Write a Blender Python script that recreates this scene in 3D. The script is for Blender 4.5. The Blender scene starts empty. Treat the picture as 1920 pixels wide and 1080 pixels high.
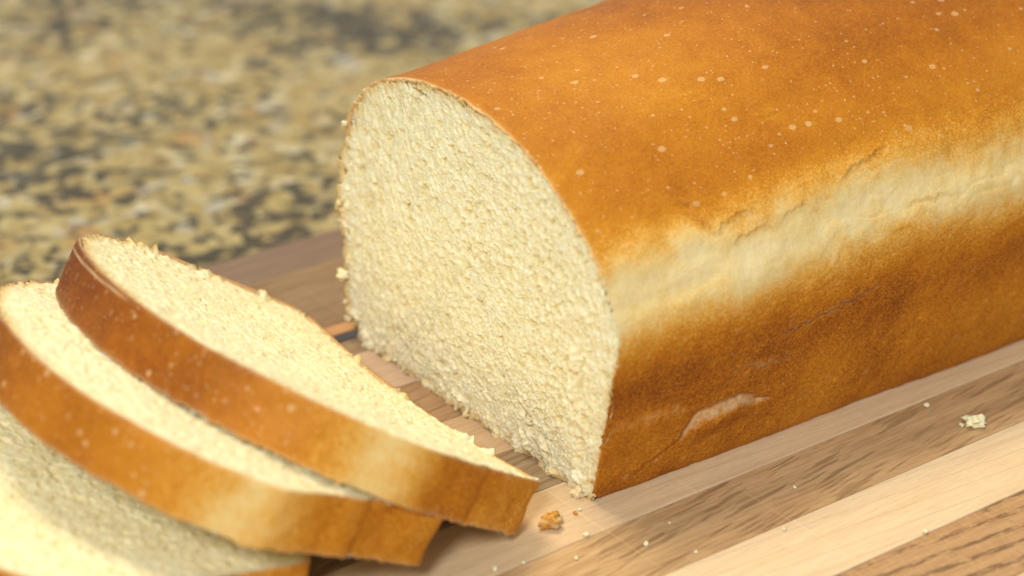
import bpy, math, random
import numpy as np
from mathutils import Vector, Matrix

scene = bpy.context.scene
C = scene.collection
random.seed(4)

# ------------------------------------------------------------------ camera
# origin: bottom front corner of the loaf's cut face; +X along the loaf, +Y to its far side
cam_d = bpy.data.cameras.new("camera")
cam = bpy.data.objects.new("camera", cam_d)
C.objects.link(cam)
PITCH = math.atan(2020 / 4114)
AZ = math.radians(53.7)
fwd = Vector((math.cos(AZ) * math.cos(PITCH), math.sin(AZ) * math.cos(PITCH), -math.sin(PITCH)))
cam.location = (-0.27322, -0.34050, 0.26984)
cam.rotation_euler = fwd.to_track_quat('-Z', 'Y').to_euler()
cam_d.sensor_width = 36.0
cam_d.lens = 4114 / 1920 * 36.0
cam_d.clip_start = 0.01
cam_d.clip_end = 50
cam_d.dof.use_dof = True
cam_d.dof.focus_distance = 0.525
cam_d.dof.aperture_fstop = 8.2
cam_d.dof.aperture_blades = 0
scene.camera = cam

# ------------------------------------------------------------------ light
world = bpy.data.worlds.new("World")
scene.world = world
world.use_nodes = True
bg = world.node_tree.nodes["Background"]
bg.inputs[0].default_value = (0.97, 0.98, 1.0, 1)
bg.inputs[1].default_value = 0.44


def area_lamp(name, direction, dist, size, power, color, target=(0.0, 0.03, 0.03)):
    d = bpy.data.lights.new(name, 'AREA')
    d.shape = 'DISK'
    d.size = size
    d.energy = power
    d.color = color
    o = bpy.data.objects.new(name, d)
    C.objects.link(o)
    v = Vector(direction).normalized()
    o.location = Vector(target) + v * dist
    o.rotation_euler = (-v).to_track_quat('-Z', 'Y').to_euler()
    return o


area_lamp("kitchen_lamp_behind", (0.02, 0.38, 1.0), 1.5, 0.55, 16.5, (1.0, 0.85, 0.57))
area_lamp("kitchen_lamp_front", (-0.72, -0.62, 0.78), 1.5, 0.30, 17.0, (0.89, 0.95, 1.0))

scene.view_settings.view_transform = 'Standard'
scene.view_settings.look = 'None'
scene.view_settings.exposure = 0.0
scene.view_settings.gamma = 1.0
scene.cycles.max_bounces = 8
scene.cycles.use_denoising = True


# ------------------------------------------------------------------ numpy noise
def _h(ix, iy, iz, seed):
    n = (ix.astype(np.int64) * 374761393 + iy.astype(np.int64) * 668265263 + iz.astype(np.int64) * 2147483647 // 7 + seed * 974711) & 0xFFFFFFFF
    n = ((n ^ (n >> 13)) * 1274126177) & 0xFFFFFFFF
    n = ((n ^ (n >> 16)) * 2246822519) & 0xFFFFFFFF
    n = n ^ (n >> 15)
    return (n & 0xFFFFFF) / float(0xFFFFFF)


def vnoise(x, y, z=None, seed=0):
    """smooth value noise, -1..1"""
    x, y = np.broadcast_arrays(np.asarray(x, float), np.asarray(y, float))
    z = np.zeros_like(x) if z is None else np.broadcast_to(z, x.shape)
    xi, yi, zi = np.floor(x), np.floor(y), np.floor(z)
    fx, fy, fz = x - xi, y - yi, z - zi
    ux, uy, uz = [t * t * t * (t * (t * 6 - 15) + 10) for t in (fx, fy, fz)]
    r = 0
    zs = (0, 1) if np.any(fz) else (0,)
    for dz in zs:
        wz = (uz if dz else 1 - uz)
        for dx in (0, 1):
            wx = (ux if dx else 1 - ux)
            for dy in (0, 1):
                wy = (uy if dy else 1 - uy)
                r = r + _h(xi + dx, yi + dy, zi + dz, seed) * wx * wy * wz
    return r * 2 - 1


def fbm(x, y, z=None, octaves=3, seed=0, gain=0.5):
    a, t, r = 1.0, 0.0, 0
    for k in range(octaves):
        f = 2.03 ** k
        r = r + a * vnoise(np.asarray(x) * f + 17.3 * k, np.asarray(y) * f - 9.1 * k, None if z is None else np.asarray(z) * f, seed + k)
        t += a
        a *= gain
    return r / t


def worley(x, y, seed=0, jit=1.0):
    xi, yi = np.floor(x), np.floor(y)
    f1 = np.full(x.shape, 9.0)
    f2 = np.full(x.shape, 9.0)
    idv = np.zeros(x.shape)
    zz = np.zeros_like(xi)
    for dx in (-1, 0, 1):
        for dy in (-1, 0, 1):
            cx, cy = xi + dx, yi + dy
            px = cx + 0.5 + jit * (_h(cx, cy, zz, seed) - 0.5)
            py = cy + 0.5 + jit * (_h(cx, cy, zz, seed + 51) - 0.5)
            d = np.hypot(px - x, py - y)
            hid = _h(cx, cy, zz, seed + 97)
            near = d < f1
            f2 = np.where(near, f1, np.minimum(f2, d))
            idv = np.where(near, hid, idv)
            f1 = np.where(near, d, f1)
    return f1, f2, idv


def sstep(a, b, x):
    t = np.clip((x - a) / (b - a), 0, 1)
    return t * t * (3 - 2 * t)


# ------------------------------------------------------------------ mesh helpers
def mesh_obj(name, verts, quads, mat, parent=None, attrs=None, tris=None, smooth=True):
    me = bpy.data.meshes.new(name)
    verts = np.asarray(verts, np.float32).reshape(-1, 3)
    quads = np.asarray(quads, np.int32).reshape(-1, 4)
    tris = np.zeros((0, 3), np.int32) if tris is None else np.asarray(tris, np.int32).reshape(-1, 3)
    me.vertices.add(len(verts))
    me.vertices.foreach_set("co", verts.ravel())
    nl = quads.size + tris.size
    me.loops.add(nl)
    me.loops.foreach_set("vertex_index", np.concatenate([quads.ravel(), tris.ravel()]))
    me.polygons.add(len(quads) + len(tris))
    st = np.concatenate([np.arange(len(quads)) * 4, quads.size + np.arange(len(tris)) * 3])
    me.polygons.foreach_set("loop_start", st.astype(np.int32))
    me.polygons.foreach_set("use_smooth", np.full(len(st), smooth))
    me.update(calc_edges=True)
    me.validate()
    for k, v in (attrs or {}).items():
        a = me.attributes.new(k, 'FLOAT', 'POINT')
        a.data.foreach_set("value", np.asarray(v, np.float32).ravel())
    me.materials.append(mat)
    o = bpy.data.objects.new(name, me)
    C.objects.link(o)
    if parent is not None:
        o.parent = parent
    return o


def grid_quads(n, m, wrap_n=False, off=0, flip=False):
    i = np.arange(n if wrap_n else n - 1)
    j = np.arange(m - 1)
    I, J = np.meshgrid(i, j, indexing='ij')
    a = I * m + J
    b = ((I + 1) % n) * m + J
    q = np.stack([a, b, b + 1, a + 1], -1).reshape(-1, 4) + off
    return q[:, ::-1] if flip else q


def thing(name, label, cat, loc=(0, 0, 0), group=None):
    o = bpy.data.objects.new(name, None)
    o.empty_display_size = 0.02
    C.objects.link(o)
    o.location = loc
    o["label"] = label
    o["category"] = cat
    if group:
        o["group"] = group
    return o


# ------------------------------------------------------------------ materials
class N:
    """tiny node-building helper"""

    def __init__(self, name):
        self.m = bpy.data.materials.new(name)
        self.m.use_nodes = True
        self.t = self.m.node_tree
        self.p = self.t.nodes["Principled BSDF"]
        self.out = self.t.nodes["Material Output"]

    def n(self, typ, **kw):
        nd = self.t.nodes.new(typ)
        for k, v in kw.items():
            if k.startswith("i_"):
                key = k[2:]
                nd.inputs[int(key) if key.isdigit() else key.replace("_", " ")].default_value = v
            else:
                setattr(nd, k, v)
        return nd

    def l(self, a, b):
        self.t.links.new(a, b)

    def coord(self, scale=(1, 1, 1), rot=(0, 0, 0), loc=(0, 0, 0), src=None):
        if src is None:
            src = self.n("ShaderNodeTexCoord").outputs["Object"]
        mp = self.n("ShaderNodeMapping")
        mp.inputs["Scale"].default_value = scale
        mp.inputs["Rotation"].default_value = rot
        mp.inputs["Location"].default_value = loc
        self.l(src, mp.inputs["Vector"])
        return mp.outputs[0]

    def noise(self, vec, scale, detail=3, rough=0.55, dist=0.0):
        nd = self.n("ShaderNodeTexNoise")
        nd.inputs["Scale"].default_value = scale
        nd.inputs["Detail"].default_value = detail
        nd.inputs["Roughness"].default_value = rough
        nd.inputs["Distortion"].default_value = dist
        self.l(vec, nd.inputs["Vector"])
        return nd.outputs["Fac"]

    def voro(self, vec, scale, feature='F1', rnd=1.0):
        nd = self.n("ShaderNodeTexVoronoi", feature=feature)
        nd.inputs["Scale"].default_value = scale
        nd.inputs["Randomness"].default_value = rnd
        self.l(vec, nd.inputs["Vector"])
        return nd

    def ramp(self, fac, stops, interp='LINEAR'):
        r = self.n("ShaderNodeValToRGB")
        r.color_ramp.interpolation = interp
        e = r.color_ramp.elements
        while len(e) < len(stops):
            e.new(0.5)
        for el, (p, c) in zip(e, stops):
            el.position = p
            el.color = (*c, 1) if len(c) == 3 else c
        self.l(fac, r.inputs[0])
        return r.outputs[0]

    def mrange(self, v, a, b, c=0.0, d=1.0, smooth=True):
        nd = self.n("ShaderNodeMapRange", interpolation_type='SMOOTHSTEP' if smooth else 'LINEAR')
        for k, x in zip((1, 2, 3, 4), (a, b, c, d)):
            nd.inputs[k].default_value = x
        self.l(v, nd.inputs[0])
        return nd.outputs[0]

    def math(self, op, a, b=None, c=None):
        nd = self.n("ShaderNodeMath", operation=op)
        for k, x in enumerate((a, b, c)):
            if x is None:
                continue
            if isinstance(x, (int, float)):
                nd.inputs[k].default_value = x
            else:
                self.l(x, nd.inputs[k])
        return nd.outputs[0]

    def mix(self, fac, a, b, blend='MIX'):
        nd = self.n("ShaderNodeMix", data_type='RGBA', blend_type=blend)
        for idx, x in ((0, fac), (6, a), (7, b)):
            if isinstance(x, (int, float)):
                nd.inputs[idx].default_value = x
            elif isinstance(x, tuple):
                nd.inputs[idx].default_value = (*x, 1) if len(x) == 3 else x
            else:
                self.l(x, nd.inputs[idx])
        return nd.outputs[2]

    def attr(self, name):
        nd = self.n("ShaderNodeAttribute", attribute_name=name)
        return nd.outputs["Fac"]

    def bump(self, height, strength, dist, normal=None):
        nd = self.n("ShaderNodeBump")
        nd.inputs["Strength"].default_value = strength
        nd.inputs["Distance"].default_value = dist
        self.l(height, nd.inputs["Height"])
        if normal is not None:
            self.l(normal, nd.inputs["Normal"])
        return nd.outputs[0]


def crumb_material():
    k = N("bread_crumb")
    co = k.coord()
    big = k.noise(co, 380, 4, 0.6)
    fine = k.noise(co, 900, 3, 0.6)
    tiny = k.noise(co, 2600, 2, 0.6)
    base = k.mix(k.mrange(big, 0.38, 0.62), (0.81, 0.70, 0.385), (0.87, 0.79, 0.515))
    base = k.mix(k.mrange(fine, 0.40, 0.70), base, (0.88, 0.80, 0.55))
    # cell floors are coloured darker and yellower than the torn walls
    base = k.mix(k.math('MULTIPLY', k.attr("pit"), 0.75), base, (0.71, 0.56, 0.25))
    # the rim next to the crust is baked
    rim = k.math('MULTIPLY', k.attr("rim"), k.mrange(fine, 0.25, 0.75, 0.5, 1.1))
    base = k.mix(rim, base, (0.62, 0.36, 0.095))
    k.l(base, k.p.inputs["Base Color"])
    k.p.inputs["Roughness"].default_value = 0.75
    k.p.inputs["Specular IOR Level"].default_value = 0.3
    k.p.inputs["Subsurface Weight"].default_value = 0.38
    k.p.inputs["Subsurface Radius"].default_value = (1.0, 0.62, 0.28)
    k.p.inputs["Subsurface Scale"].default_value = 0.0013
    hgt = k.math('ADD', fine, k.math('MULTIPLY', tiny, 0.45))
    k.l(k.bump(hgt, 0.4, 0.0004), k.p.inputs["Normal"])
    return k.m


def crust_material():
    k = N("bread_crust")
    co = k.coord()
    bake = k.attr("bake")
    dome = k.attr("dome")
    blot = k.noise(co, 38, 4, 0.6)
    mid = k.noise(co, 170, 4, 0.62)
    fine = k.noise(co, 1500, 3, 0.65)
    grit = k.noise(co, 3200, 2, 0.6)
    b = k.math('ADD', bake, k.math('MULTIPLY', k.math('SUBTRACT', blot, 0.5), 0.28))
    b = k.math('ADD', b, k.math('MULTIPLY', k.math('SUBTRACT', mid, 0.5), 0.22))
    gs = k.math('MULTIPLY', k.mrange(dome, 0.0, 1.0, 0.95, 0.46), k.mrange(bake, 0.08, 0.55, 0.25, 1.0))
    b = k.math('ADD', b, k.math('MULTIPLY', k.math('SUBTRACT', fine, 0.5), gs))
    col = k.ramp(b, [(0.0, (0.78, 0.635, 0.35)), (0.14, (0.74, 0.54, 0.215)), (0.30, (0.69, 0.355, 0.060)),
                     (0.48, (0.55, 0.215, 0.013)), (0.66, (0.435, 0.146, 0.008)), (0.84, (0.27, 0.078, 0.006)), (1.0, (0.17, 0.040, 0.006))])
    # pale blister flecks in the glossy dome
    v1 = k.voro(k.coord((1.0, 1.35, 1.35)), 230)
    r1 = k.noise(co, 90, 2)
    rnd = k.n("ShaderNodeSeparateColor")
    k.l(v1.outputs["Color"], rnd.inputs[0])
    rad = k.mrange(rnd.outputs[0], 0.55, 1.0, 0.0, 0.30, smooth=False)
    spot = k.mrange(k.math('SUBTRACT', rad, v1.outputs["Distance"]), 0.0, 0.07)
    v2 = k.voro(co, 860)
    rnd2 = k.n("ShaderNodeSeparateColor")
    k.l(v2.outputs["Color"], rnd2.inputs[0])
    rad2 = k.mrange(rnd2.outputs[1], 0.60, 1.0, 0.0, 0.36, smooth=False)
    spot2 = k.mrange(k.math('SUBTRACT', rad2, v2.outputs["Distance"]), 0.0, 0.12)
    spots = k.math('MAXIMUM', k.math('MULTIPLY', spot, 0.40), k.math('MULTIPLY', spot2, 0.40))
    spots = k.math('MULTIPLY', spots, k.mrange(dome, 0.1, 0.9, 0.35, 1.0))
    spots = k.math('MAXIMUM', spots, k.math('MULTIPLY', k.attr("fleck"), 0.44))
    col = k.mix(spots, col, (0.80, 0.56, 0.27))
    col = k.mix(k.attr("torn"), col, (0.74, 0.57, 0.32))
    k.l(col, k.p.inputs["Base Color"])
    rough = k.math('ADD', k.mrange(dome, 0, 1, 0.62, 0.36), k.math('MULTIPLY', fine, 0.16))
    k.l(rough, k.p.inputs["Roughness"])
    k.p.inputs["Specular IOR Level"].default_value = 0.18
    k.p.inputs["Subsurface Weight"].default_value = 0.12
    k.p.inputs["Subsurface Radius"].default_value = (1.0, 0.5, 0.15)
    k.p.inputs["Subsurface Scale"].default_value = 0.0012
    n1 = k.bump(k.math('ADD', fine, k.math('MULTIPLY', grit, 0.6)), 0.34, 0.0004)
    n2 = k.bump(k.math('ADD', mid, k.math('MULTIPLY', spots, 0.25)), 0.35, 0.0012, n1)
    k.l(n2, k.p.inputs["Normal"])
    return k.m


M_CRUMB = crumb_material()
M_CRUST = crust_material()


def wood_material(name, light, dark, kind, seed):
    k = N(name)
    off = (seed * 0.37, seed * 0.213, seed * 0.11)
    src = k.n("ShaderNodeTexCoord").outputs["Object"]
    co = k.coord(loc=off, src=src)
    long1 = k.noise(k.coord((4, 60, 60), loc=off, src=src), 5, 4, 0.6, 0.3)
    long2 = k.noise(k.coord((14, 320, 320), loc=off, src=src), 4, 4, 0.65, 0.2)
    fib = k.noise(k.coord((60, 900, 900), loc=off, src=src), 3, 2, 0.6)
    f = k.math('ADD', k.math('MULTIPLY', long1, 0.5), k.math('MULTIPLY', long2, 0.5))
    col = k.mix(k.mrange(f, 0.36, 0.66), light, dark)
    col = k.mix(k.mrange(fib, 0.46, 0.70, 0, 0.35), col, tuple(c * 0.72 for c in dark))
    h = k.math('ADD', k.math('MULTIPLY', fib, 0.5), long2)
    if kind == 'maple':
        # fine growth lines a few degrees off the stave's edge
        w = k.n("ShaderNodeTexWave", wave_type='BANDS', bands_direction='Y', wave_profile='SAW')
        w.inputs["Scale"].default_value = 62
        w.inputs["Distortion"].default_value = 1.1
        w.inputs["Detail"].default_value = 2
        w.inputs["Detail Scale"].default_value = 1.2
        k.l(k.coord((0.22, 1, 1), (0, 0, math.radians(5.5 * 4.0)), off, src), w.inputs["Vector"])
        line = k.mrange(w.outputs["Fac"], 0.86, 1.0)
        col = k.mix(k.math('MULTIPLY', line, 0.32), col, (0.47, 0.27, 0.14))
        # tiny rays
        ray = k.noise(k.coord((180, 700, 700), loc=off, src=src), 4, 2)
        col = k.mix(k.mrange(ray, 0.56, 0.75, 0, 0.30), col, tuple(c * 0.80 for c in dark))
    if kind in ('oak', 'oak_coarse'):
        # medullary ray flecks: short dark lens-shaped strokes leaning across the stave
        for sc, rot, amt, sd in ((0.9, -8, 0.60, 0.0), (1.5, -10, 0.42, 3.1)):
            rc = k.coord((1, 1, 1), (0, 0, math.radians(rot)), src=src)
            wob = k.n("ShaderNodeTexNoise")
            wob.inputs["Scale"].default_value = 120
            wob.inputs["Detail"].default_value = 1
            k.l(rc, wob.inputs["Vector"])
            va = k.n("ShaderNodeVectorMath", operation='MULTIPLY_ADD')
            k.l(wob.outputs["Color"], va.inputs[0])
            va.inputs[1].default_value = (0.010, 0.0015, 0)
            k.l(rc, va.inputs[2])
            vo = k.voro(k.coord((38 * sc, 560 * sc, 0), (0, 0, 0), (off[0] + sd, off[1] + sd, 0), va.outputs[0]), 1.0)
            vo.voronoi_dimensions = '2D'
            sp = k.n("ShaderNodeSeparateColor")
            k.l(vo.outputs["Color"], sp.inputs[0])
            rad = k.mrange(sp.outputs[0], 0.15, 1.0, 0.0, 0.42, smooth=False)
            m = k.mrange(k.math('SUBTRACT', rad, vo.outputs["Distance"]), -0.02, 0.09)
            m = k.math('MULTIPLY', m, k.mrange(fib, 0.25, 0.6, 0.6, 1.0))
            col = k.mix(k.math('MULTIPLY', m, amt), col, (0.20, 0.105, 0.043))
            h = k.math('SUBTRACT', h, k.math('MULTIPLY', m, 0.6))
    if kind == 'pore_rows':
        rc = k.coord((1, 1, 1), (0, 0, math.radians(5)), off, src)
        wv = k.n("ShaderNodeTexWave", wave_type='BANDS', bands_direction='Y', wave_profile='SIN')
        wv.inputs["Scale"].default_value = 62
        wv.inputs["Distortion"].default_value = 2.2
        wv.inputs["Detail"].default_value = 3
        wv.inputs["Detail Scale"].default_value = 1.5
        k.l(k.coord((0.25, 1, 1), src=rc), wv.inputs["Vector"])
        rows = k.mrange(wv.outputs["Fac"], 0.62, 0.95)
        pores = k.noise(k.coord((210, 1100, 620), (0, 0, 0.12), src=rc), 1, 3, 0.65)
        pm = k.math('MULTIPLY', rows, k.mrange(pores, 0.42, 0.58))
        cross = k.noise(k.coord((1500, 300, 300), (0, 0, 0.2), src=rc), 1, 2, 0.6)
        col = k.mix(k.mrange(cross, 0.5, 0.72, 0, 0.45), col, (0.62, 0.38, 0.155))
        col = k.mix(k.math('MULTIPLY', pm, 0.80), col, (0.13, 0.070, 0.030))
        blotch = k.noise(k.coord((120, 160, 160), src=rc), 1, 3)
        col = k.mix(k.math('MULTIPLY', k.mrange(blotch, 0.60, 0.72), k.mrange(pores, 0.40, 0.55, 0, 0.7)), col, (0.10, 0.07, 0.04))
        h = k.math('SUBTRACT', h, k.math('MULTIPLY', pm, 0.9))
    # faint knife scratches across the grain
    scr = k.noise(k.coord((900, 9, 9), (0, 0, math.radians(38)), off, src), 1, 1, 0.4)
    sm = k.mrange(scr, 0.70, 0.76, 0, 0.25)
    col = k.mix(sm, col, tuple(min(1, c * 1.25) for c in light))
    k.l(col, k.p.inputs["Base Color"])
    k.l(k.mrange(fib, 0.3, 0.7, 0.48, 0.62), k.p.inputs["Roughness"])
    k.p.inputs["Specular IOR Level"].default_value = 0.35
    k.l(k.bump(h, 0.25, 0.0003), k.p.inputs["Normal"])
    return k.m


def granite_material():
    k = N("granite")
    src = k.n("ShaderNodeTexCoord").outputs["Object"]
    co = k.coord(src=src)
    wob = k.noise(co, 30, 3)
    v = k.voro(co, 150)
    sep = k.n("ShaderNodeSeparateColor")
    k.l(v.outputs["Color"], sep.inputs[0])
    a = k.noise(co, 78, 5, 0.66, 0.5)
    base = k.ramp(sep.outputs[0], [(0.0, (0.33, 0.23, 0.075)), (0.25, (0.44, 0.34, 0.14)), (0.5, (0.53, 0.44, 0.23)), (0.75, (0.40, 0.33, 0.17)), (1.0, (0.60, 0.53, 0.34))])
    soft = k.ramp(a, [(0.30, (0.22, 0.16, 0.055)), (0.42, (0.37, 0.28, 0.105)), (0.52, (0.49, 0.39, 0.18)), (0.62, (0.58, 0.50, 0.30)), (0.74, (0.63, 0.58, 0.44))])
    col = k.mix(1.0, k.mix(0.42, base, soft), (0.84, 0.80, 0.63), 'MULTIPLY')
    # grey quartz
    q = k.noise(k.coord(loc=(3.1, 1.7, 0), src=src), 80, 3, 0.5)
    col = k.mix(k.mrange(q, 0.60, 0.70, 0, 0.65), col, (0.42, 0.43, 0.42))
    cf = k.noise(k.coord(loc=(9.1, 3.3, 0), src=src), 120, 3, 0.55)
    col = k.mix(k.mrange(cf, 0.57, 0.68, 0, 0.8), col, (0.66, 0.60, 0.42))
    bf = k.noise(k.coord(loc=(2.1, 8.3, 0), src=src), 105, 3, 0.55)
    col = k.mix(k.mrange(bf, 0.56, 0.68, 0, 0.7), col, (0.16, 0.115, 0.045))
    # rust
    r = k.noise(k.coord(loc=(7.7, 4.7, 0), src=src), 60, 3, 0.5)
    col = k.mix(k.mrange(r, 0.58, 0.70, 0, 0.7), col, (0.42, 0.22, 0.055))
    # black-brown mica, clustered
    d = k.noise(k.coord(loc=(1.3, 9.2, 0), src=src), 150, 4, 0.6, 0.4)
    cl = k.noise(k.coord(loc=(5.3, 2.2, 0), src=src), 14, 2)
    dm = k.mrange(k.math('ADD', d, k.math('MULTIPLY', k.math('SUBTRACT', cl, 0.5), 0.5)), 0.50, 0.575)
    col = k.mix(k.math('MULTIPLY', dm, 0.92), col, (0.035, 0.030, 0.016))
    k.l(col, k.p.inputs["Base Color"])
    k.p.inputs["Roughness"].default_value = 0.28
    k.p.inputs["Specular IOR Level"].default_value = 0.4
    k.l(k.bump(a, 0.05, 0.0005), k.p.inputs["Normal"])
    return k.m


# ------------------------------------------------------------------ the setting: granite counter
BOARD_T = 0.021


def rounded_slab(x0, x1, y0, y1, z0, z1, bev, segs=3):
    """box with a rounded top edge and rounded vertical corners (12..60 faces)"""
    rings = []
    n = segs
    def loop(inset, z):
        p = []
        for (cx, cy, a0) in ((x1, y1, 0), (x0, y1, 90), (x0, y0, 180), (x1, y0, 270)):
            sx = -1 if cx == x1 else 1
            sy = -1 if cy == y1 else 1
            r = bev
            ox, oy = cx + sx * r, cy + sy * r
            for i in range(n + 1):
                a = math.radians(a0 + 90 * i / n)
                p.append((ox + (r - inset) * math.cos(a), oy + (r - inset) * math.sin(a), z))
        return p
    rings.append(loop(0, z0))
    for i in range(n + 1):
        a = math.radians(90 * i / n)
        rings.append(loop(bev * 0.98 * (1 - math.cos(a)), z1 - bev + bev * math.sin(a)))
    m = len(rings[0])
    V = [v for r_ in rings for v in r_]
    F = []
    for i in range(len(rings) - 1):
        for j in range(m):
            F.append((i * m + j, i * m + (j + 1) % m, (i + 1) * m + (j + 1) % m, (i + 1) * m + j))
    F.append(tuple(range((len(rings) - 1) * m, len(rings) * m)))
    F.append(tuple(reversed(range(0, m))))
    return V, F


def pydata_obj(name, V, F, mat, parent=None, smooth=False):
    me = bpy.data.meshes.new(name)
    me.from_pydata([tuple(v) for v in V], [], F)
    me.update()
    me.materials.append(mat)
    if smooth:
        me.polygons.foreach_set("use_smooth", [True] * len(me.polygons))
    o = bpy.data.objects.new(name, me)
    C.objects.link(o)
    if parent is not None:
        o.parent = parent
    return o


V, F = rounded_slab(-1.0, 2.2, -0.9, 1.9, -BOARD_T - 0.033, -BOARD_T - 0.0004, 0.006)
ct = pydata_obj("countertop", V, F, granite_material())
ct["kind"] = "structure"
ct["label"] = "speckled tan, cream and black granite countertop under the cutting board"

# ------------------------------------------------------------------ cutting board
board = thing("cutting_board", "striped wooden cutting board of glued light and dark staves under the bread", "cutting board", (0, 0, -BOARD_T))
# y boundaries of the staves, front to back, with their woods
ST = [(-0.122, -0.1005, 'maple', (0.66, 0.47, 0.27), (0.56, 0.37, 0.20)),
      (-0.1005, -0.0790, 'maple', (0.68, 0.49, 0.29), (0.60, 0.40, 0.22)),
      (-0.0790, -0.0554, 'pore_rows', (0.50, 0.30, 0.145), (0.40, 0.215, 0.095)),
      (-0.0554, -0.0330, 'maple', (0.76, 0.585, 0.36), (0.69, 0.50, 0.29)),
      (-0.0330, -0.0110, 'oak', (0.60, 0.385, 0.185), (0.41, 0.24, 0.105)),
      (-0.0110, 0.0115, 'maple', (0.71, 0.51, 0.295), (0.63, 0.43, 0.235)),
      (0.0115, 0.0310, 'oak', (0.36, 0.25, 0.14), (0.27, 0.18, 0.09)),
      (0.0310, 0.0520, 'maple', (0.58, 0.39, 0.22), (0.50, 0.32, 0.17)),
      (0.0520, 0.0735, 'oak', (0.44, 0.26, 0.13), (0.34, 0.19, 0.09)),
      (0.0735, 0.0950, 'maple', (0.60, 0.41, 0.27), (0.50, 0.33, 0.21)),
      (0.0950, 0.1030, 'oak', (0.40, 0.27, 0.14), (0.30, 0.19, 0.10)),
      (0.1030, 0.1075, 'walnut', (0.075, 0.060, 0.055), (0.05, 0.042, 0.04)),
      (0.1075, 0.1128, 'maple', (0.56, 0.29, 0.11), (0.46, 0.22, 0.08)),
      (0.1128, 0.1480, 'oak', (0.31, 0.195, 0.095), (0.225, 0.135, 0.065)),
      (0.1480, 0.1665, 'walnut', (0.255, 0.165, 0.105), (0.18, 0.11, 0.07))]
for i, (y0, y1, kind, lt, dk) in enumerate(ST):
    top = BOARD_T + (0.00006 if i % 2 else 0.0)
    V, F = rounded_slab(-0.24, 0.40, y0 + 0.00008, y1 - 0.00008, 0.0, top, 0.00035, 2)
    if i in (0, len(ST) - 1):
        V, F = rounded_slab(-0.24, 0.40, y0 + 0.00008, y1 - 0.00008, 0.0, top, 0.0016 if y1 - y0 > 0.01 else 0.0005, 2)
    s = pydata_obj("stave", V, F, wood_material("stave_" + kind, lt, dk, kind, i + 1), board)

# ------------------------------------------------------------------ loaf geometry
CP = [(.05, -.0005), (.025, -.0006), (.006, -.0004), (0, .0008), (-.0030, .0122), (-.0052, .0228), (-.0076, .0348), (-.0091, .0462),
      (-.0048, .0547), (-.0012, .0608), (.0035, .0655), (.0083, .0695), (.0141, .0733), (.0209, .0774), (.0308, .0813), (.0430, .0839),
      (.0578, .0846), (.0732, .0829), (.0872, .0781), (.0946, .0726), (.1012, .0649), (.1047, .0557), (.1066, .0462), (.1062, .0357),
      (.1055, .0238), (.1044, .0117), (.1024, .0035), (.0985, .0003), (.0937, -.0004), (.075, -.0006)]


def catmull(P, n=24):
    P = np.array(P, float)
    K = len(P)
    out = []
    t = np.linspace(0, 1, n, endpoint=False)[:, None]
    for i in range(K):
        a, b, c, d = P[i - 1], P[i], P[(i + 1) % K], P[(i + 2) % K]
        out.append(.5 * (2 * b + (c - a) * t + (2 * a - 5 * b + 4 * c - d) * t * t + (3 * b - a - 3 * c + d) * t ** 3))
    return np.concatenate(out)


PC = catmull(CP)
PC = np.vstack([PC, PC[:1]])
ARC = np.r_[0, np.cumsum(np.linalg.norm(np.diff(PC, axis=0), axis=1))]
SL = ARC[-1]


def prof(s):
    s = np.mod(s, SL)
    return np.interp(s, ARC, PC[:, 0]), np.interp(s, ARC, PC[:, 1])


LEN = .215


def loaf_pt(s, X):
    w, z = prof(s)
    dz = np.interp(X, [0, .02, .045, .075, .12, .16, .19, .22], [0, .0012, .0042, .0070, .0100, .0095, .006, 0])
    gw = np.interp(X, [0, .14, .22], [0, .08, .06])
    zz = z + dz * np.clip(z / .08, 0, 1.1) ** 1.3
    ww = .05 + (w - .05) * (1 + gw * np.where(w < .05, 1.0, -0.25))
    t = np.clip((X - (LEN - .03)) / .03, 0, 1)
    kk = (1 - t ** 2.6) ** (1 / 2.6) * .5 + .5
    ww = .05 + (ww - .05) * (1 - (1 - kk) * .5)
    zz = zz * (1 - (1 - kk) * .9 * np.clip(z / .08, 0, 1))
    return np.stack([X + 0 * s, ww, zz], -1)


def bake_map(s, X, seed, crest=0.06, domeb=0.605, sideb=0.60, palev=0.085):
    """how brown the crust is at arc length s (front bottom 0.05 -> pale band 0.097..0.113 -> dome) and X"""
    wv = 0.0026 * fbm(X * 45, s * 20, None, 3, seed) + 0.0012 * fbm(X * 210, s * 160, None, 2, seed + 5)
    dn = -.005 * sstep(.03, .13, X)
    lo = sstep(.1050 + wv, .0825 + wv, s)           # pan side below the pale band
    hi = sstep(.1055 + dn + wv * 1.6, .1275 + dn + wv * 1.6, s)   # dome above it
    side = sideb + 0.12 * fbm(X * 60, s * 60, None, 3, seed + 9) + 0.14 * np.exp(-((s - .080) / .009) ** 2)
    side = side + 0.05 * sstep(.07, .05, s)
    dome = domeb + 0.10 * fbm(X * 26, s * 26, None, 4, seed + 13) + crest * sstep(.15, .215, s) + 0.20 * sstep(.03, .15, X) * sstep(.12, .15, s)
    pale = palev + 0.05 * fbm(X * 80, s * 80, None, 2, seed + 21)
    b = pale + (side - pale) * lo + (dome - pale) * hi
    # far side: mirrored
    lo2 = sstep(.238, .262, s)
    b = b + (0.65 - b) * lo2
    return b, sstep(.112, .125, s) * (1 - sstep(.228, .245, s))


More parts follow.
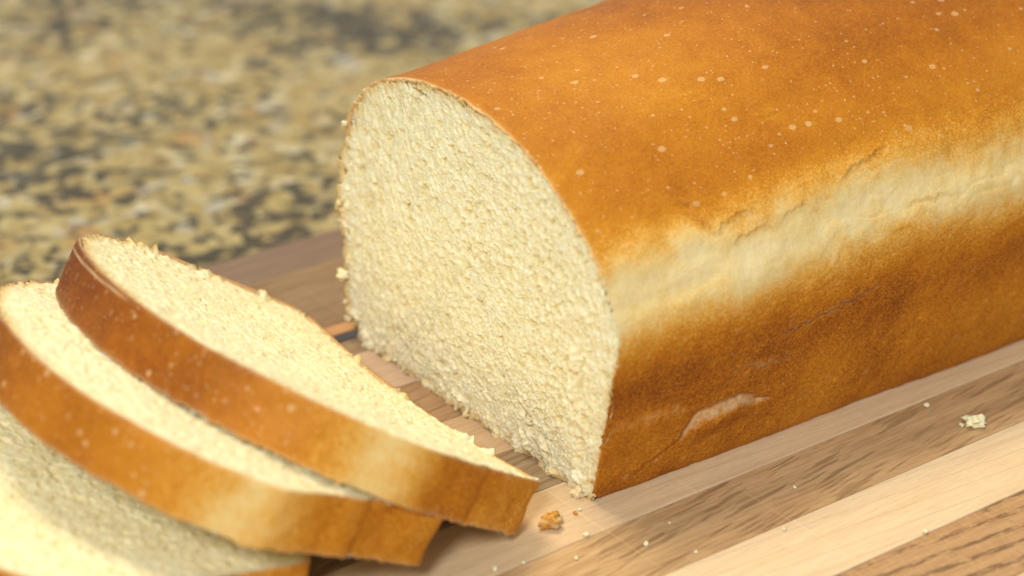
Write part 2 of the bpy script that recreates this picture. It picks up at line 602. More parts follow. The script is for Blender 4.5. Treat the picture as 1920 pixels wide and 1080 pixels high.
def seg_dist(px, py, poly):
    """distance to a polyline and signed side"""
    d = np.full(px.shape, 9.0)
    sg = np.zeros(px.shape)
    tt = np.zeros(px.shape)
    L = len(poly) - 1
    for i in range(L):
        ax, ay = poly[i]
        bx, by = poly[i + 1]
        vx, vy = bx - ax, by - ay
        l2 = vx * vx + vy * vy
        t = np.clip(((px - ax) * vx + (py - ay) * vy) / l2, 0, 1)
        qx, qy = ax + t * vx, ay + t * vy
        e = np.hypot(px - qx, py - qy)
        side = np.sign(vx * (py - ay) - vy * (px - ax))
        m = e < d
        sg = np.where(m, side, sg)
        tt = np.where(m, (i + t) / L, tt)
        d = np.where(m, e, d)
    return d, sg, tt


def crust_normal(P):
    du = np.gradient(P, axis=0)
    dv = np.gradient(P, axis=1)
    n = np.cross(dv, du)
    n /= np.linalg.norm(n, axis=-1, keepdims=True) + 1e-12
    return n


loaf = thing("bread_loaf", "large uncut rest of the golden white bread loaf, its pale cut face showing", "loaf", (0, 0, 0))

# --- crust of the loaf
sf = np.concatenate([np.linspace(0.0, .045, 30, endpoint=False), np.linspace(.045, .235, 470, endpoint=False), np.linspace(.235, SL, 90)])
Xf = np.concatenate([np.linspace(0, .15, 370, endpoint=False), np.linspace(.15, LEN, 110)])
SS, XX = np.meshgrid(sf, Xf, indexing='ij')
P = loaf_pt(SS, XX)
NR = crust_normal(P)
cen = P - np.array([0, .05, .04])
cen[..., 0] = 0
if (NR * cen).sum() < 0:
    NR = -NR
bake, dome = bake_map(SS, XX, 3)
D = np.zeros(SS.shape)
torn = np.zeros(SS.shape)
fleck = np.zeros(SS.shape)
# broad unevenness: side slightly pocked, dome gently rolling
D += 0.0008 * fbm(XX * 35, SS * 35, None, 3, 31) * (1 - 0.3 * dome)
D += 0.00022 * fbm(XX * 300, SS * 300, None, 3, 33) * (1 - 0.75 * dome)
# wrinkles running along the pale band
band = np.exp(-((SS - .107) / .010) ** 2)
wr = 0.6 * vnoise(XX * 55 + 1.2 * vnoise(XX * 40, SS * 60, None, 5), SS * 330, None, 41)
D += 0.00026 * band * wr
wr2 = 1 - np.abs(vnoise(XX * 70 + 3, SS * 420 + 1.5 * vnoise(XX * 90, SS * 60, None, 6), None, 43))
D -= 0.00026 * wr2 ** 6 * np.exp(-((SS - .098) / .012) ** 2) * sstep(.03, .06, XX)


def fold(poly, h, wid, dep, bk=0.0, tr=0.0, jit=0.0006):
    """a lip of skin along a (X, s) polyline: raised on one side, sunk on the other"""
    global D, bake, torn
    jx = XX + jit * vnoise(XX * 500, SS * 500, None, 61)
    js = SS + jit * vnoise(XX * 500, SS * 500, None, 62)
    d, sg, t = seg_dist(jx, js, poly)
    env = np.clip(np.minimum(t, 1 - t) * 5, 0.0, 1) ** 0.6
    near = np.exp(-(d / wid) ** 2) * env
    D += 0.42 * near * np.where(sg > 0, h, -dep)
    bake += bk * np.exp(-(d / (wid * 1.3)) ** 2) * env
    torn = np.maximum(torn, tr * np.exp(-(d / (wid * 0.6)) ** 2) * env)


# creases where the dome skin tore away from the pan side
fold([(.0270, .1225), (.0286, .1204), (.0292, .1161), (.0323, .1118)], 0.0008, .0016, .0009, 0.10)
fold([(.0323, .1118), (.0350, .1136), (.0391, .1146), (.0434, .1133)], 0.0006, .0014, .0006, 0.0)
fold([(.0360, .1085), (.0384, .1093), (.0452, .1103), (.0498, .1081)], 0.0006, .0015, .0007, 0.05)
fold([(.0500, .1098), (.0532, .1103), (.0569, .1111), (.0624, .1083)], 0.0006, .0014, .0006, 0.0)
fold([(.0700, .1135), (.0754, .1153), (.0830, .1165), (.0865, .1168)], 0.0008, .0014, .0006, 0.0)
fold([(.0569, .1341), (.0609, .1331), (.0650, .1336)], 0.0006, .0011, .0003, -0.08)
fold([(.0421, .1451), (.0471, .1449), (.0520, .1445)], 0.0004, .0010, .0003, -0.06)
fold([(.000, .1362), (.004, .1385), (.0095, .1419), (.014, .145)], 0.00015, .0013, .0001, -0.10, 0, .0002)
fold([(.0870, .1036), (.0930, .1030), (.1024, .1021)], 0.0002, .0009, .0008, 0.05)
fold([(.0800, .0990), (.0850, .0985), (.0890, .0981)], 0.0002, .0009, .0007, 0.10)
# open dark cracks in the pan side
fold([(.0500, .0815), (.0532, .0823), (.0597, .0831), (.0661, .0838), (.0711, .0846), (.0800, .0856)], 0.0002, .0007, .0016, 0.10, 0.35, 0.0010)
fold([(.0350, .0765), (.0384, .0760), (.0452, .0753), (.0580, .0735)], 0.0003, .0009, .0005, 0.0, 0.22, 0.0020)
fold([(.0000, .0718), (.0095, .0713), (.0191, .0708), (.0240, .0690)], 0.0002, .0012, .0003, -0.12, 0.12, 0.0016)
fold([(.0100, .0540), (.0138, .0568), (.0212, .0603), (.0252, .0638)], 0.0005, .0020, .0004, 0.04, 0, .0003)
# pale torn scar low on the side
dsc, sgs, ts = seg_dist(XX + 0.0005 * vnoise(XX * 400, SS * 400, None, 71), SS + 0.0006 * vnoise(XX * 350, SS * 350, None, 72),
                        [(.0225, .0600), (.0255, .0637), (.0285, .0662), (.0323, .0672), (.0388, .0672), (.0440, .0655), (.0500, .0632)])
wid = .0021 * np.sin(np.clip(ts, 0, 1) * math.pi) ** 0.7 + .0002
scar = sstep(wid, wid * 0.55, dsc)
torn = np.maximum(torn, scar * (0.40 + 0.30 * fbm(XX * 700, SS * 700, None, 2, 73)))
D -= 0.0008 * scar
D += 0.0016 * np.exp(-((dsc - .0035) / .003) ** 2) * (sgs < 0) * np.clip(np.sin(ts * math.pi), 0, 1) * (dsc < .012)
# the larger pale blisters on the dome, each a low bump
BL = [(.0148, .1742, 1.0, .4), (.0114, .1732, .8, .45), (.0175, .1727, 1.7, .55), (.0191, .1737, 1.0, .4), (.0720, .1581, .8, .7), (.0744, .1486, 1.1, .7),
      (.0993, .1361, 1.1, .5), (.0440, .1707, .6, .5), (.0388, .1964, 1.2, .5), (.0323, .1934, .9, .6), (.0563, .1614, .8, .5), (.0526, .1304, 1.1, .6),
      (.0468, .1261, 1.1, .6), (.0225, .1291, .9, .5), (.0380, .1850, 1.3, .5), (.0300, .1800, .9, .5), (.0850, .1500, .9, .6), (.0660, .1420, .7, .6),
      (.0105, .1640, .8, .5), (.0085, .1560, .7, .4), (.0260, .1590, .6, .5), (.0560, .1490, .7, .5), (.1080, .1480, .8, .6), (.0960, .1560, .7, .6),
      (.0430, .1540, .6, .5), (.0140, .1490, .6, .6), (.0620, .1260, .7, .5), (.1150, .1320, .8, .6), (.0340, .1410, .6, .5), (.0780, .1290, .8, .5)]
rs = random.Random(9)
for _ in range(150):
    BL.append((rs.uniform(.004, .14), rs.uniform(.122, .205), rs.uniform(.20, .46), rs.uniform(.4, .8)))
for (bx, bs, r, asp) in BL:
    r *= 0.00048 if r < .7 else 0.00034
    i0, i1 = np.searchsorted(sf, [bs - 3 * r, bs + 3 * r])
    j0, j1 = np.searchsorted(Xf, [bx - 3 * r, bx + 3 * r])
    sl = np.s_[i0:i1, j0:j1]
    e = np.hypot((XX[sl] - bx) / r + 0.3 * vnoise(XX[sl] * 1500, SS[sl] * 1500, None, 81), (SS[sl] - bs) / (r * asp)) + 0.35 * vnoise(XX[sl] * 2200, SS[sl] * 2200, None, 83)
    m = sstep(1.25, 0.6, e)
    fleck[sl] = np.maximum(fleck[sl], m * rs.uniform(.45, .95))
    D[sl] += 0.00022 * m
# ragged cut rim: tiny tears and flakes where the knife left the crust
edge = np.exp(-XX / .0010)
rim_j = 0.6 * fbm(SS * 700, SS * 0, None, 3, 91) + 0.7 * vnoise(SS * 1900, SS * 0, None, 93) * sstep(-.2, .5, vnoise(SS * 160, SS * 0, None, 94))
edge = np.exp(-XX / .0007)
P = P + NR * D[..., None]
P[..., 0] -= edge * (0.0002 + 0.0012 * np.clip(rim_j, -0.35, 1.0))
bake = bake - (0.24 + 0.3 * rim_j) * np.exp(-XX / (.0005 + .0004 * np.clip(rim_j, 0, 1))) * dome
torn = np.maximum(torn, (0.5 + 0.4 * rim_j) * np.exp(-XX / .00035) * sstep(.085, .115, SS) * (1 - sstep(.235, .25, SS)))
back = sstep(.232, .246, SS) + sstep(.056, .046, SS)
P[..., 0] += np.exp(-XX / .003) * np.clip(back, 0, 1) * (0.0026 + 0.0012 * vnoise(SS * 420, SS * 0, None, 95))
n, m = SS.shape
# inner wall of the crust, 1.4 mm inside, only near the cut
inner = []
Xin = np.array([0.0, .0006, .004])
Pi = loaf_pt(*np.meshgrid(sf, Xin, indexing='ij'))
Pi = Pi - NR[:, :1] * np.array([.0007, .0014, .0016])[None, :, None]
Pi[:, 0, 0] = P[:, 0, 0] + 0.0002
VV = np.concatenate([P.reshape(-1, 3), Pi.reshape(-1, 3)])
q1 = grid_quads(n, m)
q2 = grid_quads(n, 3, off=n * m, flip=True)
a = np.arange(n - 1) * m
b = n * m + np.arange(n - 1) * 3
qr = np.stack([a, b, b + 3, a + m], -1)
# the far end closes with a shallow fan
endc = len(VV)
VV = np.concatenate([VV, P[:, -1].mean(0)[None] + np.array([[0.001, 0, 0]])])
e = np.arange(n - 1) * m + m - 1
tr = np.stack([e, e + m, np.full(n - 1, endc)], -1)
fill = lambda A, v: np.concatenate([A.ravel(), np.broadcast_to(v, (3 * n,)).ravel(), [A.ravel()[-1]]])
bi = np.repeat(bake[:, 0], 3)
crust = mesh_obj("crust", VV, np.concatenate([q1, q2, qr]), M_CRUST, loaf,
                 dict(bake=np.concatenate([bake.ravel(), bi, [0.6]]), dome=np.concatenate([dome.ravel(), np.repeat(dome[:, 0], 3), [0]]),
                      torn=np.concatenate([torn.ravel(), np.repeat(torn[:, 0], 3), [0]]), fleck=np.concatenate([fleck.ravel(), np.zeros(3 * n + 1)])), tr)


# ------------------------------------------------------------------ crumb: an open foam of cells, displaced geometry
def crumb_height(w, z, seed, amp=1.0):
    """returns height (m, 0 = knife plane) and how deep inside a cell the point lies"""
    dx = 0.0007 * fbm(w * 420, z * 420, None, 2, seed)
    dy = 0.0007 * fbm(w * 420 + 40, z * 420, None, 2, seed + 3)
    W, Z = w + .7 * dx, z + .7 * dy
    # cells pulled upright along the walls, rounder at the heart
    up = 1.0 - 0.55 * sstep(.055, .090, w) - 0.30 * sstep(.03, .0, w)
    f1, f2, i1 = worley(W * 980, Z * 980 * up, seed + 11)
    g1, g2, i2 = worley(W * 1900 + 7, Z * 1900 * up, seed + 23)
    wall1 = 1 - sstep(0.02, 0.42, f2 - f1)
    wall2 = 1 - sstep(0.02, 0.45, g2 - g1)
    pit1 = (0.45 * (1 - wall1) + 0.55 * sstep(.62, .05, f1)) * (0.55 + 0.45 * i1)
    pit2 = (1 - wall2) * (0.5 + 0.5 * i2)
    k1, k2, i4 = worley(W * 520 + 11, Z * 520 * up + 5, seed + 31)
    pit3 = sstep(.55, .10, k1) * sstep(.35, .75, i4)
    # a few larger holes
    h1, h2, i3 = worley(W * 170 + 3, Z * 230 + 1, seed + 37)
    hole = sstep(0.25, 0.05, h1 - 0.10 * (i3 - 0.5)) * (i3 > 0.45) * (0.5 + 0.5 * i3)
    soft = fbm(w * 150, z * 150, None, 3, seed + 41)
    mid = fbm(W * 700, Z * 700, None, 2, seed + 43)
    grain = fbm(w * 1500, z * 1500, None, 2, seed + 47)
    clot = fbm(w * 420, z * 420 * up, None, 3, seed + 49, .65)
    mask = sstep(-.35, .35, fbm(w * 75, z * 75, None, 2, seed + 53))
    streak = sstep(.066, .090, w)
    dense = sstep(.0, .5, np.clip(((w - .05) / .056) ** 4 + ((z - .042) / .045) ** 4, 0, 1.2) - .55)
    pit1 = pit1 * (0.55 + 0.7 * mask)
    pit3 = pit3 * (1.35 - 0.8 * mask) * (1 - .5 * dense)
    h = 0.00026 * grain + 0.00050 * clot - 0.00036 * pit1 - 0.00022 * pit2 - 0.00075 * pit3 - 0.0010 * hole + 0.00045 * soft + 0.00025 * mid
    pit = np.clip(0.65 * pit1 * sstep(.1, .6, i1) + 0.30 * pit2 + 0.75 * pit3 + 0.9 * hole - 0.18 - 0.3 * mid - 0.25 * clot, 0, 1)
    # the grid's pole is flattened: its facets are far finer than the cells
    pole = np.exp(-(np.hypot(w - .05, z - .042) / .0016) ** 2)
    return h * amp * (1 - pole) - 0.0002 * pole, pit * (1 - pole)


def polar(nt, nr, inset, edge_jit, seed, s_bias=None, far_over=0.0):
    s = np.linspace(0, SL, nt, endpoint=False) if s_bias is None else s_bias
    nt = len(s)
    w, z = prof(s)
    # inward normals of the outline
    w2, z2 = prof(s + .0004)
    w1, z1 = prof(s - .0004)
    tx, tz = w2 - w1, z2 - z1
    ln = np.hypot(tx, tz)
    nx, nz = -tz / ln, tx / ln
    c = np.array([.05, .042])
    if ((c[0] - w) * nx + (c[1] - z) * nz).sum() < 0:
        nx, nz = -nx, -nz
    ins = inset - far_over * sstep(.236, .248, s) * sstep(.303, .292, s) - 0.7 * far_over * np.clip(fbm(s * 330, s * 0 + 2.2, None, 4, seed + 8, .65) * 2.2, -.5, 1) * (0.35 * sstep(.112, .098, s) * sstep(.045, .052, s) + sstep(.052, .046, s) + sstep(.29, .30, s)) + edge_jit * fbm(s * 700, s * 0 + seed, None, 3, seed)
    w, z = w + nx * ins, z + nz * ins
    r = np.sqrt(np.linspace(0.0004, 1, nr))
    r = 0.5 * r + 0.5 * np.linspace(0.02, 1, nr)
    Wg = c[0] + (w[:, None] - c[0]) * r[None]
    Zg = c[1] + (z[:, None] - c[1]) * r[None]
    # distance to the rim in metres
    rim = (1 - r)[None] * np.hypot(w - c[0], z - c[1])[:, None]
    return s, Wg, Zg, rim, r


# sample the outline evenly; the loaf's face needs the finest grid of all
s, Wg, Zg, rim, r = polar(1050, 270, 0.00035, 0.00038, 5, None, 0.0015)
H, pit = crumb_height(Wg, Zg, 100, 0.78)
# the two openings seen in the face, and the gap under the top crust
for (hw, hz, rw, rz, dp) in ((.0760, .0475, .0024, .0010, .0022), (.0700, .0800, .0028, .0010, .0018), (.0190, .0285, .0022, .0012, .0016), (.0905, .0630, .0014, .0012, .0012)):
    ee = np.hypot((Wg - hw) / rw, (Zg - hz) / rz) + 0.35 * vnoise(Wg * 900, Zg * 900, None, 55)
    mk = sstep(1.2, 0.5, ee)
    H -= dp * mk
    pit = np.maximum(pit, mk * .9)
rp = random.Random(21)
for _ in range(46):
    hw, hz = rp.uniform(.002, .099), rp.uniform(.005, .078)
    rw = rp.uniform(.00035, .0011)
    rz = rw * rp.uniform(.6, 2.0)
    i0 = (np.abs(Wg - hw) < 3 * rw) & (np.abs(Zg - hz) < 3 * rz)
    ee = np.hypot((Wg[i0] - hw) / rw, (Zg[i0] - hz) / rz) + 0.4 * vnoise(Wg[i0] * 1100, Zg[i0] * 1100, None, 56)
    mk = sstep(1.25, 0.45, ee)
    H[i0] -= 0.0013 * mk
    pit[i0] = np.maximum(pit[i0], mk * .8)
# deep tear near the front edge, with a raised flap beside it
ee = np.hypot((Wg - .0085) / .0012, (Zg - .030) / .010) + 0.3 * vnoise(Wg * 500, Zg * 500, None, 57)
H += 0.0012 * sstep(1.2, 0.3, ee)
ee = np.hypot((Wg - .0060) / .0010, (Zg - .031) / .012) + 0.3 * vnoise(Wg * 500, Zg * 500, None, 58)
H -= 0.0016 * sstep(1.2, 0.3, ee)
# the torn bottom and left rim: clumps standing proud
clump = np.clip(fbm(Wg * 260, Zg * 260, None, 4, 59, .6) - 0.05, 0, 1)
nearb = sstep(.012, .0, Zg) + sstep(.096, .104, Wg)
H += 0.0026 * clump * np.clip(nearb, 0, 1)
H += 0.0006 * vnoise(Wg * 260, Zg * 260, None, 66) * np.exp(-rim / .004)
nt, nr = Wg.shape
X = -H
X = X + 0.0002
V0 = np.stack([X, Wg, Zg], -1)
# crumb clumps push out over the rim a little
out = (0.0012 * np.clip(fbm(Wg * 420, Zg * 420, None, 2, 60), 0, 1) * np.exp(-rim / .0012))
dirv = np.stack([0 * Wg, Wg - .05, Zg - .042], -1)
dirv /= np.linalg.norm(dirv, axis=-1, keepdims=True) + 1e-9
low = np.clip(nearb, 0.05, 1)
V0 = V0 + dirv * (out * low)[..., None]
sk = V0[:, -1].copy()
sk[:, 0] = 0.006
skirt = sk - dirv[:, -1] * 0.0035
skirt[:, 0] = 0.0015
VV = np.concatenate([V0.reshape(-1, 3), skirt])
q = grid_quads(nt, nr, True)
i = np.arange(nt)
qs = np.stack([i * nr + nr - 1, nt * nr + i, nt * nr + (i + 1) % nt, ((i + 1) % nt) * nr + nr - 1], -1)[:, ::-1]
tr = np.stack([np.zeros(nt - 2, int), (i[2:]) * nr, (i[1:-1]) * nr], -1)
S2d = np.broadcast_to(s[:, None], Wg.shape)
bk, dm = bake_map(S2d, 0 * S2d, 3)
thick = (0.0008 + 0.0018 * bk) * (1 + 0.6 * fbm(Wg * 300, Zg * 300, None, 2, 79))
rimv = np.exp(-(rim / thick) ** 2) * np.clip(bk * 1.8, 0, 1)
bot = np.clip(sstep(.053, .046, S2d) + sstep(.288, .298, S2d), 0, 1)
rimv = np.maximum(rimv, bot * np.exp(-(rim / .0024) ** 2) * np.clip(.55 + 1.3 * fbm(Wg * 480, Zg * 480, None, 2, 77), 0, 1))
mesh_obj("crumb", VV, np.concatenate([q, qs]), M_CRUMB, loaf,
         dict(pit=np.concatenate([pit.ravel(), np.zeros(nt)]), rim=np.concatenate([rimv.ravel(), rimv[:, -1]])), tr)


# ------------------------------------------------------------------ slices
def slice_world(par, w, z, n_off):
    x0, y0, z0, yaw, al, tilt, sw, sz, T, b, c = par
    n = np.array([math.sin(al), 0, math.cos(al)])
    ez = np.array([-math.cos(al), 0, math.sin(al)])
    ew = np.array([0, 1., 0])
    ew2 = ew * math.cos(tilt) + n * math.sin(tilt)
    n2 = n * math.cos(tilt) - ew * math.sin(tilt)
    R = np.array([[math.cos(yaw), -math.sin(yaw), 0], [math.sin(yaw), math.cos(yaw), 0], [0, 0, 1]])
    bend = b * (z / .085) ** 2 + c * (((w - .05) / .05) ** 2 - 1)
    p = (w * sw)[..., None] * ew2 + (z * sz)[..., None] * ez + (n_off + bend)[..., None] * n2
    return p @ R.T


def make_slice(par, label, seed):
    x0, y0, z0 = par[:3]
    T = par[8]
    t = thing("bread_slice", label, "bread slice", (x0, y0, z0), "cut bread slices fanned out on the board")
    # crust band
    sfs = np.concatenate([np.linspace(0.0, .045, 24, endpoint=False), np.linspace(.045, .26, 640, endpoint=False), np.linspace(.26, SL, 120, endpoint=False)])
    tt = np.linspace(0, 1, 34)
    Sg, Tg = np.meshgrid(sfs, tt, indexing='ij')
    w, z = prof(Sg)
    w2, z2 = prof(Sg + .0004)
    w1, z1 = prof(Sg - .0004)
    tx, tz = w2 - w1, z2 - z1
    ln = np.hypot(tx, tz)
    ox, oz = tz / ln, -tx / ln
    if ((w - .05) * ox + (z - .042) * oz).sum() < 0:
        ox, oz = -ox, -oz
    Xv = Tg * T + seed * 0.031
    bk, dm = bake_map(Sg, Xv, 3 + seed, 0.26, 0.53, 0.45, 0.17)
    D = 0.0008 * fbm(Xv * 60, Sg * 60, None, 3, seed + 2) + 0.0002 * fbm(Xv * 330, Sg * 330, None, 3, seed + 4) * (1 - .7 * dm)
    # vertical groove left by the pan fold low on the side
    gr = np.exp(-((Sg - .0725 - 0.0012 * (Tg - .5)) / .0011) ** 2)
    D -= 0.00045 * gr * (0.6 + 0.4 * vnoise(Tg * 5, Sg * 300, None, seed))
    bk = bk + 0.10 * gr
    D += 0.0006 * np.exp(-((Sg - .0765) / .004) ** 2)
    fl = np.zeros(Sg.shape)
    rr = random.Random(seed)
    for _ in range(60):
        bs, bt, r = rr.uniform(.122, .24), rr.uniform(.05, .95), rr.uniform(.2, .62) * .0006
        e2 = np.hypot((Sg - bs) / r, (Tg - bt) * T / (r * rr.uniform(.8, 1.8)))
        mk = sstep(1.25, .6, e2)
        fl = np.maximum(fl, mk * rr.uniform(.4, .9))
        D += 0.00015 * mk
    # rims rounded over and ragged
    rim_in = (np.exp(-Tg * T / .0005) + np.exp(-(1 - Tg) * T / .0005))
    pat0 = sstep(-.15, .5, vnoise(Sg * 110, 0 * Sg, None, seed + 33))
    pat1 = sstep(-.05, .6, vnoise(Sg * 110, 0 * Sg + 4.5, None, seed + 34))
    rag0 = fbm(Sg * 420, 0 * Sg, None, 4, seed + 31, .6) * (.25 + .75 * pat0)
    rag1 = fbm(Sg * 520, 0 * Sg + 9.5, None, 4, seed + 32, .6) * (.2 + .8 * pat1)
    n_off = Tg * T
    n_off = n_off + np.exp(-(1 - Tg) * T / .0012) * 0.0006 * np.clip(rag1, -.6, 1) - np.exp(-Tg * T / .0012) * 0.0011 * np.clip(rag0, -.3, 1)
    D = D - 0.00018 * rim_in
    tornv = 0.6 * np.exp(-Tg * T / .00035) + 0.45 * np.exp(-(1 - Tg) * T / .0003)
    # a hair-thin lifted skin beside the upper rim of the dome
    hair = np.exp(-((1 - Tg) * T - .0017 - .0010 * (Sg - .19) / .03 - 0.0003 * rag1) ** 2 / (.00022 ** 2)) * sstep(.168, .180, Sg) * (1 - sstep(.205, .22, Sg))
    tornv = np.maximum(tornv, 0.75 * hair * (1 if seed == 11 else 0))
    w, z = w + ox * D, z + oz * D
    A = slice_world(par, w, z, n_off)
    # inner wall
    wi, zi = prof(sfs)
    ti = np.array([T - .0003, T - .004, .004, .0003])
    ii = np.array([.0008, .0015, .0015, .0008])
    Wi = wi[:, None] - ox[:, :1] * ii
    Zi = zi[:, None] - oz[:, :1] * ii
    B = slice_world(par, Wi, Zi, np.broadcast_to(ti, Wi.shape))
    n, m = Sg.shape
    VV = np.concatenate([A.reshape(-1, 3), B.reshape(-1, 3)])
    q1 = grid_quads(n, m, True)
    i = np.arange(n)
    ip = (i + 1) % n
    o = n * m
    qb = grid_quads(n, 4, True, o)
    qt = np.stack([i * m + m - 1, ip * m + m - 1, o + ip * 4, o + i * 4], -1)
    ql = np.stack([o + i * 4 + 3, o + ip * 4 + 3, ip * m, i * m], -1)
    z4 = np.zeros(n * 4)
    mesh_obj("crust", VV, np.concatenate([q1, qb, qt, ql]), M_CRUST, t,
             dict(bake=np.concatenate([bk.ravel(), np.repeat(bk[:, 0], 4)]), dome=np.concatenate([dm.ravel(), np.repeat(dm[:, 0], 4)]),
                  torn=np.concatenate([tornv.ravel(), z4 + .4]), fleck=np.concatenate([fl.ravel(), z4])))
    # crumb: both cut faces and a hidden wall between
    s, Wg, Zg, rim, r = polar(760, 170, 0.0005, 0.0004, seed)
    H, pit = crumb_height(Wg, Zg, 100 + seed * 7, 0.6)
    S2d = np.broadcast_to(s[:, None], Wg.shape)
    far = sstep(.215, .235, S2d) + sstep(.058, .04, S2d)      # far wall and bottom edge are the ragged ones
    clump = np.clip(fbm(Wg * 300, Zg * 300, None, 3, seed + 59) - .05, 0, 1)
    H = H + 0.0028 * clump * np.exp(-rim / .0035) * np.clip(far, 0.12, 1)
    H = H + 0.0006 * fbm(Wg * 60, Zg * 60, None, 2, seed + 61)
    nt, nr = Wg.shape
    outp = 0.0014 * np.clip(fbm(Wg * 420, Zg * 420, None, 2, seed + 60), 0, 1) * np.exp(-rim / .0012) * np.clip(far, 0.1, 1)
    dl = np.hypot(Wg - .05, Zg - .042) + 1e-9
    Wt, Zt = Wg + (Wg - .05) / dl * outp, Zg + (Zg - .042) / dl * outp
    At = slice_world(par, Wt, Zt, T + H - .0001)
    # underside, coarser
    s2, Wb, Zb, rim2, r2 = polar(760, 40, 0.0006, 0.0004, seed + 1)
    Hb, pitb = crumb_height(Wb, Zb, 400 + seed, 0.7)
    ragb = 0.0011 * np.clip(fbm(Wb * 500, Zb * 500, None, 2, seed + 75), -.2, 1) * np.exp(-rim2 / .002)
    Ab = slice_world(par, Wb, Zb, -Hb * .4 + .0001 - ragb)
    VV = np.concatenate([At.reshape(-1, 3), Ab.reshape(-1, 3)])
    nb = Wb.shape[1]
    o = nt * nr
    i = np.arange(nt)
    ip = (i + 1) % nt
    # hidden wall between the two faces, drawn in well behind the crust
    wv, zv = prof(s)
    wv, zv = .05 + (wv - .05) * .94, .042 + (zv - .042) * .94
    o2 = len(VV)
    VV = np.concatenate([VV, slice_world(par, wv, zv, np.full(nt, T - .0012)), slice_world(par, wv, zv, np.full(nt, .0012))])
    q = np.concatenate([grid_quads(nt, nr, True), grid_quads(nt, nb, True, o, True),
                        np.stack([i * nr + nr - 1, o2 + i, o2 + ip, ip * nr + nr - 1], -1)[:, ::-1],
                        np.stack([o2 + i, o2 + nt + i, o2 + nt + ip, o2 + ip], -1)[:, ::-1],
                        np.stack([o2 + nt + i, o + i * nb + nb - 1, o + ip * nb + nb - 1, o2 + nt + ip], -1)[:, ::-1]])
    tr = np.concatenate([np.stack([np.zeros(nt - 2, int), i[2:] * nr, i[1:-1] * nr], -1), np.stack([np.full(nt - 2, o), o + i[1:-1] * nb, o + i[2:] * nb], -1)])
    bk2, _ = bake_map(S2d, 0 * S2d + seed * .031, 3 + seed)
    rimv = np.exp(-(rim / (.0006 + .0018 * bk2)) ** 2) * np.clip(bk2 * 1.5, 0, 1) * (0.25 + 0.75 * sstep(.14, .19, S2d))
    mesh_obj("crumb", VV, q, M_CRUMB, t, dict(pit=np.concatenate([pit.ravel(), pitb.ravel(), np.zeros(2 * nt)]), rim=np.concatenate([rimv.ravel(), np.zeros(Wb.size + 2 * nt)])), tr)
    return t


P1 = [-0.0243, -0.0036, 0.0019, -0.0118, 0.5769, -0.0005, 1.0298, 1.0234, 0.0136, 0.0023, 0.0026]
P2 = [-0.0535, -0.0078, 0.0074, -0.1450, 0.5553, -0.0434, 0.9844, 0.9877, 0.0137, -0.0081, -0.0016]
P3 = [-0.0805, -0.0015, 0.0015, -0.1200, 0.2750, -0.0200, 0.9900, 0.9900, 0.0137, -0.0030, 0.0000]
make_slice(P1, "bread slice nearest the loaf, lying on top of the fanned slices", 11)
make_slice(P2, "middle bread slice, tucked under the slice nearest the loaf", 17)
make_slice(P3, "lowest bread slice, mostly cut off at the photo's bottom left corner", 23)


# ------------------------------------------------------------------ crumbs scattered on the board
def crumb_lump(name, x, y, r, seed, mat, z=0.0, flat=0.75, elong=1.0, rot=0.0, bake=0.0, parent=None):
    nu, nv = 26, 14
    u = np.linspace(0, 2 * math.pi, nu, endpoint=False)
    v = np.linspace(0.02, math.pi - 0.02, nv)
    U, Vv = np.meshgrid(u, v, indexing='ij')
    d = np.stack([np.sin(Vv) * np.cos(U), np.sin(Vv) * np.sin(U), np.cos(Vv)], -1)
    k = 1 + 0.75 * fbm(d[..., 0] * 1.6 + seed, d[..., 1] * 1.6, d[..., 2] * 1.6 + seed, 2, seed) + 0.35 * fbm(d[..., 0] * 4.5, d[..., 1] * 4.5 + seed, d[..., 2] * 4.5, 2, seed + 4)
    p = d * (k * r)[..., None]
    p[..., 0] *= elong
    p[..., 2] *= flat
    cr, sr = math.cos(rot), math.sin(rot)
    p = np.stack([p[..., 0] * cr - p[..., 1] * sr, p[..., 0] * sr + p[..., 1] * cr, p[..., 2]], -1)
    if parent is None:
        p[..., 2] -= p[..., 2].min() + 0.00002
    V = p.reshape(-1, 3)
    nb = len(V)
    at = dict(pit=np.zeros(nb), rim=np.full(nb, bake), bake=np.full(nb, .42) + 0.2 * fbm(V[:, 0] * 700, V[:, 1] * 700, V[:, 2] * 700, 2, seed), dome=np.zeros(nb),
              torn=np.clip(fbm(V[:, 0] * 500, V[:, 1] * 500, V[:, 2] * 500, 2, seed + 9) * 1.2, 0, .9), fleck=np.zeros(nb))
    i = np.arange(nu)
    ip = (i + 1) % nu
    tr = np.concatenate([np.stack([np.zeros(nu - 2, int), i[1:-1] * nv, i[2:] * nv], -1), np.stack([np.full(nu - 2, nv - 1), i[2:] * nv + nv - 1, i[1:-1] * nv + nv - 1], -1)])
    o = mesh_obj(name, V, grid_quads(nu, nv, True), mat, parent, at, tr)
    o.location = (x, y, z)
    return o


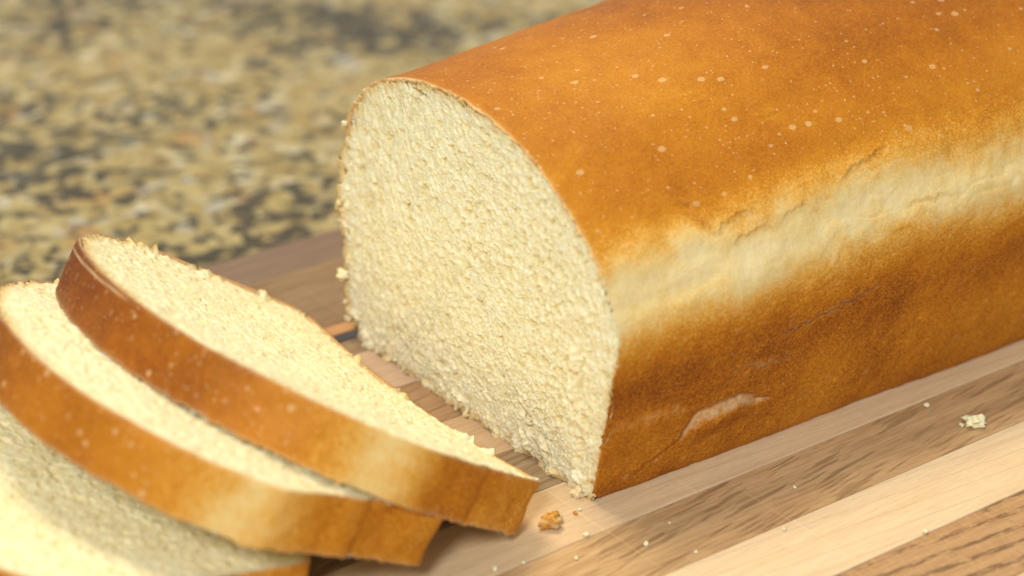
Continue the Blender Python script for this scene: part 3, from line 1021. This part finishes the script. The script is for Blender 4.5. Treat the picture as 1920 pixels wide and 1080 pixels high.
CR = [  # x, y, radius, crust?, label
    (-.0145, -.0027, .0019, True, "golden crust crumb, the largest, between the slice tip and the loaf corner"),
    (-.0063, -.0017, .0007, True, "small golden crumb beside the loaf's bottom front corner"),
    (.0980, -.0278, .0019, False, "large white crumb on the oak stave at the right"),
    (.0955, -.0262, .0010, False, "small white crumb touching the left of the large white crumb"),
    (.0959, -.0139, .0009, False, "small white crumb on the oak stave close behind the large white one"),
    (.0530, -.0551, .0010, False, "white crumb on the seam between pale maple and coarse dark stave"),
    (.0424, -.0232, .0006, False, "tiny white crumb alone in the middle of the oak stave"),
    (-.0014, -.0215, .0008, False, "tiny white crumb on the oak stave below the loaf corner"),
    (-.0177, -.0168, .0007, False, "tiny white crumb at the front of the oak stave near the bottom edge"),
    (-.0100, -.0105, .0009, False, "tiny white crumb on the maple and oak seam in front of the golden crumb"),
    (-.0282, -.0113, .0007, False, "tiny white crumb on the maple and oak seam below the slices"),
    (-.0348, -.0096, .0009, False, "white crumb lying on maple nearest the middle slice"),
    (.0056, -.0305, .0006, False, "tiny white crumb at the oak stave's front edge"),
    (.0086, -.0178, .0005, False, "tiny white crumb in the oak stave just in front of the loaf"),
    (-.0045, -.0010, .0006, False, "tiny pale crumb right against the loaf's bottom corner"),
    (.0279, -.0353, .0008, False, "thin pale crumb on the wide pale maple stave"),
]
for i, (x, y, r, cr, lab) in enumerate(CR):
    o = crumb_lump("bread_crumb", x, y, r * (1.1 if i in (0, 2) else 0.62), 3 + i * 5, M_CRUST if cr else M_CRUMB, 0.00006, 0.7, 1.15 if i else 1.2, i * 1.3)
    o["label"] = lab
    o["category"] = "crumb"
    o["group"] = "bread crumbs scattered on the cutting board"

# torn tufts clinging to the loaf's far and lower rim
for i, (w, z, r, bk) in enumerate([(.1060, .0178, .0017, .25), (.1035, .0060, .0010, .5), (.1047, .0105, .0008, .5), (.1060, .0385, .0008, .5), (.1022, .0620, .0008, .3),
                                   (.0045, .0004, .0015, .5)]):
    crumb_lump("crumb_tuft", -.0008, w, r, 200 + i * 3, M_CRUMB, z + (r * .55 if z < .001 else 0), 0.85, 0.9, i, bk, loaf)
